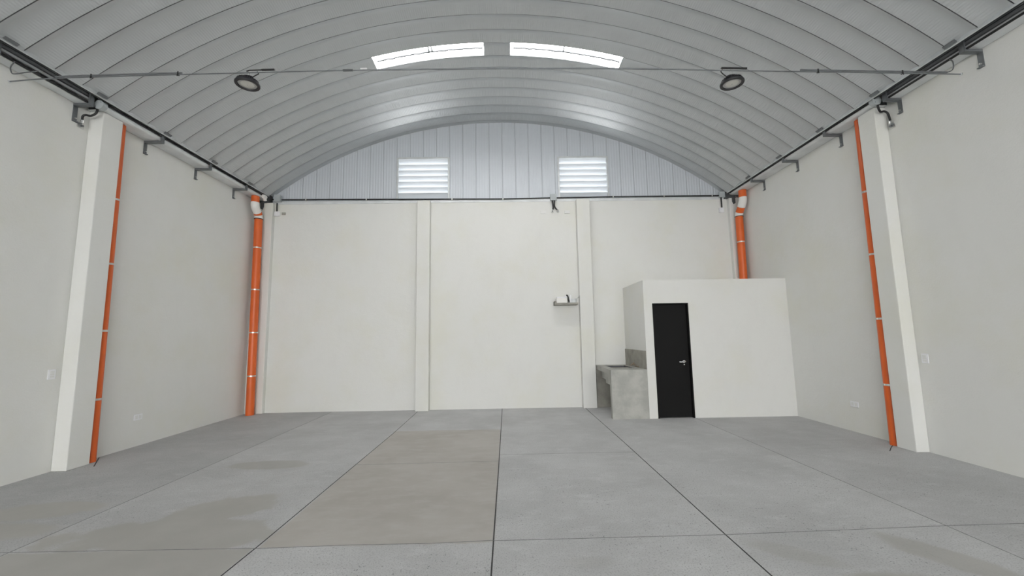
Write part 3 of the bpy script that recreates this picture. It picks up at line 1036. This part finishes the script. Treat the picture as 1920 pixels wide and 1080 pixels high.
def lamp(x, zc, label, side):
    zr = rod_z(x)
    t = thing('high_bay_lamp', (x, YT, zc), label, 'lamp', 'high bay lamps')
    o_ = t.location
    c = (x, YT, zc)
    R_ = .126
    MB(o_).lathe([(.093, -.002), (.098, -.016), (R_ - .004, -.016), (R_, -.010), (R_, .004), (R_ - .006, .014), (.112, .020), (.085, .036), (.070, .040), (.0, .040)], c, 48).build('housing', M['lampblk'], t)
    m = MB(o_)
    for q in range(24):
        a = 2 * math.pi * q / 24
        ca, sa = math.cos(a), math.sin(a)
        pr = [(.060, .036), (.116, .018), (.108, .040), (.070, .060), (.060, .060)]
        vs = []
        for w in (-.0022, .0022):
            for r, h in pr:
                vs.append((x + r * ca - w * sa, YT + r * sa + w * ca, zc + h))
        n = 5
        m.add(vs, [(0, 1, 2, 3, 4), (9, 8, 7, 6, 5)] + [(i, (i + 1) % n, n + (i + 1) % n, n + i) for i in range(n)])
    m.build('fins', M['lampblk'], t)
    MB(o_).lathe([(.0, .040), (.060, .040), (.060, .066), (.052, .078), (.018, .080), (.014, .090), (.0, .090)], c, 32).build('driver_cap', M['lampblk'], t)
    MB(o_).lathe([(.070, -.006), (.0945, -.004), (.0945, .0), (.070, .0)], c, 48).build('lens_ring', M['lensring'], t)
    MB(o_).lathe([(.0, -.014), (.03, -.0138), (.054, -.011), (.068, -.006), (.070, .0), (.0, .0)], c, 48).build('lens', M['lens'], t)
    MB(o_).lathe([(.0, -.0165), (.006, -.0165), (.007, -.013), (.0, -.013)], c, 12).build('lens_screw', M['lensring'], t)
    # bail arm, hook and snap ring
    pts = [(x - .058, YT, zc + .055), (x - .050, YT, zc + .085), (x - .025, YT, zc + .098), (x, YT, zc + .102), (x + .025, YT, zc + .098), (x + .050, YT, zc + .085), (x + .058, YT, zc + .055)]
    MB(o_).tube(bez(pts, 5), .0055, 8).build('bail', M['lampblk'], t)
    top = zr + .004
    mid = (zc + .102 + top) / 2
    hh = (top - zc - .102) / 2 + .006
    ov = [(x + .013 * math.sin(2 * math.pi * k / 20), YT + .004, mid + hh * math.cos(2 * math.pi * k / 20)) for k in range(21)]
    MB(o_).tube(ov, .0045, 8, cap=False).build('snap_hook', M['chrome'], t)
    # power lead and its sleeve on the rod
    xs_ = x + side * .075
    tag(MB((x, YT, zr)).tube(bez([(x + side * .05, YT + .0, zc + .078), (xs_, YT + .012, zc + .110), (x + side * .112, YT + .006, zr - .010), (x + side * .10, YT, zr + .014)], 8), .006, 8).build('lamp_cord', M['black'], None, loc=(x, YT, zr)),
        'black power cord rising from %s' % ('the left lamp' if side > 0 else 'the right lamp'), 'cord', 'lamp cords')
    return t


lamp(-2.880, 4.400, 'round black high bay lamp hanging from the tie rod, left one', 1)
lamp(2.614, 4.366, 'round black high bay lamp hanging from the tie rod, right one', -1)
for xa, xb, lab, xk in ((-2.90, -2.585, 'black corrugated sleeve on the tie rod over the left lamp', -1), (2.50, 2.80, 'black corrugated sleeve on the tie rod over the right lamp', 1)):
    n = 44
    pts = []
    rs = []
    for k in range(n + 1):
        x = xa + (xb - xa) * k / n
        e = min(1, (x - xa) / .03) if xk < 0 else 1
        pts.append((x, YT, rod_z(x) + .030 - .012 * (1 - e)))
        big = (x > -2.73) if xk < 0 else True
        rs.append((.0105 if big else .0065) * (1 + .12 * (k % 2)))
    tag(MB(pts[0]).tube(pts, rs, 8).build('cable_sleeve', M['black'], None, loc=pts[0], smooth=60), lab, 'sleeve', 'cable sleeves over the lamps')

# ---- switch and socket plates low on the side walls
def plate(s, x0, y, z, w, h, label, kind):
    t = thing(kind, (x0, y, z), label, 'switch' if kind == 'switch_plate' else 'socket', 'wall plates')
    X = lambda d: x0 + s * d
    def bx(d0, d1, y0, y1, z0, z1):
        return MB(t.location).box(X(d0), X(d1), y0, y1, z0, z1)
    bx(.001, .012, y - w / 2, y + w / 2, z - h / 2, z + h / 2).build('plate', M['boxwhite'], t, smooth=0, bevel=.003)
    if kind == 'switch_plate':
        for q in (-1, 0, 1):
            bx(.012, .017, y - w * .28, y + w * .28, z + q * h * .24 - h * .09, z + q * h * .24 + h * .09).build('rocker', M['plate'], t, smooth=0, bevel=.002)
    else:
        for q in (-1, 1):
            bx(.012, .016, y + q * w * .22 - w * .14, y + q * w * .22 + w * .14, z - h * .3, z + h * .3).build('outlet', M['plate'], t, smooth=0, bevel=.002)


plate(1, XL, 5.113, 1.162, .085, .12, 'white switch plate on the left wall before the pilaster', 'switch_plate')
plate(1, XL, 6.356, .424, .14, .085, 'white socket plate low on the left wall behind the pilaster', 'outlet_plate')
plate(-1, XR, 5.187, 1.170, .085, .12, 'white switch plate on the right wall before the pilaster', 'switch_plate')
plate(-1, XR, 6.346, .417, .14, .085, 'white socket plate low on the right wall behind the pilaster', 'outlet_plate')

# ---- concrete laundry sink beside the cubicle
t = thing('laundry_sink', (2.23, 8.3, 0), 'grey cast concrete laundry sink against the cubicle side wall', 'sink')
o_ = t.location
sx0, sx1, sy0, sy1, sz = 1.900, CB0 - .001, CY + .002, YB - .001, .882
hx0, hx1, hy0, hy1 = 2.055, 2.480, 8.045, 8.82
m = MB(o_)
zb = sz - .085
for z, nz in ((sz, 1), (zb, -1)):
    pass
m.box(sx0, sx1, sy0, hy0, zb, sz)
m.box(sx0, sx1, hy1, sy1, zb, sz)
m.box(sx0, hx0, hy0, hy1, zb, sz)
m.box(hx1, sx1, hy0, hy1, zb, sz)
m.build('counter', M['concrete'], t, smooth=0)
MB(o_).box(sx0 + .002, sx1, sy0, sy0 + .105, 0, zb).build('front_leg', M['concrete'], t, smooth=0)
MB(o_).box(sx0 + .004, sx1, sy1 - .06, sy1, 0, zb).build('rear_leg', M['cementdark'], t, smooth=0)
m = MB(o_)
bz = .655
m.box(hx0 - .055, hx0, hy0 - .02, hy1 + .03, bz, zb)
m.box(hx1, hx1 + .05, hy0 - .02, hy1 + .03, bz, zb)
m.box(hx0, hx1, hy0 - .02, hy0, bz, zb)
m.box(hx0, hx1, hy1, hy1 + .03, bz, zb)
m.box(hx0 - .055, hx1 + .05, hy0 - .02, hy1 + .03, bz - .03, bz)
m.box(hx0 - .055, hx1 + .05, hy0 + .02, hy0 + .42, bz - .10, bz - .03)
m.build('basin', M['concrete'], t, smooth=0)
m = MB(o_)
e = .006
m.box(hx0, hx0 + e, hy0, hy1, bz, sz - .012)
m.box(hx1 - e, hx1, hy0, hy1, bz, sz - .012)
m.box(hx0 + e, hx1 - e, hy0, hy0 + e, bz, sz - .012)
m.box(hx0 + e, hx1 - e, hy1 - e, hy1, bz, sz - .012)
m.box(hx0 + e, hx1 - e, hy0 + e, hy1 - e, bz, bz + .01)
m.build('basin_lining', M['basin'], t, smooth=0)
MB(o_).box(hx0 + e, hx1 - e, 8.40, 8.50, bz + .01, .862).build('basin_divider', M['cementdark'], t, smooth=0, bevel=.006)
m = MB(o_)
for q in range(8):
    m.tube([(hx0 + e, hy0 + .05 + q * .038, bz + .09 - q * .009), (hx1 - e, hy0 + .05 + q * .038, bz + .09 - q * .009)], .014, 8)
m.box(hx0 + e, hx1 - e, hy0 + .03, hy0 + .34, bz + .01, bz + .04)
m.build('washboard', M['cementdark'], t)
MB(o_).box(CB0 - .014, CB0 - .0005, sy0, sy1 - .001, sz, 1.222).build('backsplash', M['cementdark'], t, smooth=0, bevel=.003)
t = thing('tap', (CB0 - .016, 8.30, .93), 'small old brass tap on the backsplash over the laundry sink', 'tap')
o_ = t.location
m = MB(o_)
m.tube(bez([(CB0 - .014, 8.30, .935), (CB0 - .05, 8.30, .937), (CB0 - .085, 8.30, .932), (CB0 - .10, 8.30, .910)], 6), .010, 10)
m.build('spout', M['brass'], t)
m = MB(o_)
m.tube([(CB0 - .045, 8.30, .937), (CB0 - .045, 8.30, .965)], .007, 8)
m.tube([(CB0 - .045, 8.272, .967), (CB0 - .045, 8.328, .967)], .006, 8)
m.build('handle', M['brass'], t)
MB(o_).tube([(CB0 - .03, 8.05, .905), (CB0 - .03, 8.27, .912)], .009, 8).build('supply_pipe', M['brass'], t)

# ---- small ledge with a white box on the back wall
t = thing('wall_shelf', (1.28, YB, 2.2), 'narrow grey ledge on the back wall beside the right pilaster', 'shelf')
o_ = t.location
sxa, sxb, sya = 1.030, 1.535, YB - .25
m = MB(o_)
m.box(sxa, sxb, sya, YB - .001, 2.180, 2.202)
m.build('tray', M['cementdark'], t, smooth=0, bevel=.003)
m = MB(o_)
m.box(sxa, sxb, sya, sya + .012, 2.202, 2.222)
m.box(sxa, sxa + .028, sya + .012, YB - .002, 2.202, 2.262)
m.build('rim', M['cementdark'], t, smooth=0)
t = thing('white_box', (1.19, YB - .12, 2.202), 'white plastic box lying on the small grey wall ledge', 'box')
o_ = t.location
MB(o_).box(1.075, 1.305, YB - .215, YB - .03, 2.203, 2.330).build('body', M['pvcwhite'], t, smooth=0, bevel=.012)
MB(o_).box(1.085, 1.295, YB - .205, YB - .04, 2.330, 2.352).build('lid', M['boxwhite'], t, smooth=0, bevel=.006)
t = thing('cable_coil', (1.44, YB - .12, 2.202), 'grey coil of cable on the right end of the small wall ledge', 'cable')
m = MB(t.location)
pts = []
for k in range(91):
    a = 2 * math.pi * k / 18
    pts.append((1.435 + (.075 + .006 * math.sin(k)) * math.cos(a), YB - .125 + .07 * math.sin(a), 2.216 + .018 * (k / 18) + .004 * math.sin(k * 2.1)))
m.tube(pts, .012, 8)
m.build('coil', M['gutter'], t)
MB(t.location).tube(bez([pts[-1], (1.535, YB - .09, 2.315), (1.575, YB - .155, 2.375), (1.584, YB - .155, 2.400)], 6), .006, 8).build('tail', M['gutter'], t)
hose([(1.290, YB - .21, 2.385), (1.308, YB - .225, 2.380), (1.325, YB - .23, 2.335), (1.330, YB - .225, 2.285), (1.345, YB - .2, 2.25)], 'short black hose standing beside the white box on the wall ledge', .0135, 'hose', 'short hose on the ledge')
for x, lab in ((1.272, 'small white hose clip left of the black hose on the ledge'), (1.376, 'small white hose clip right of the black hose on the ledge')):
    tag(MB((x, YB - .2, 2.36)).box(x - .016, x + .016, YB - .215, YB - .185, 2.352 if x < 1.3 else 2.205, 2.39).build('hose_clip', M['boxwhite'], None, smooth=0, bevel=.004, loc=(x, YB - .2, 2.36)), lab, 'clip')
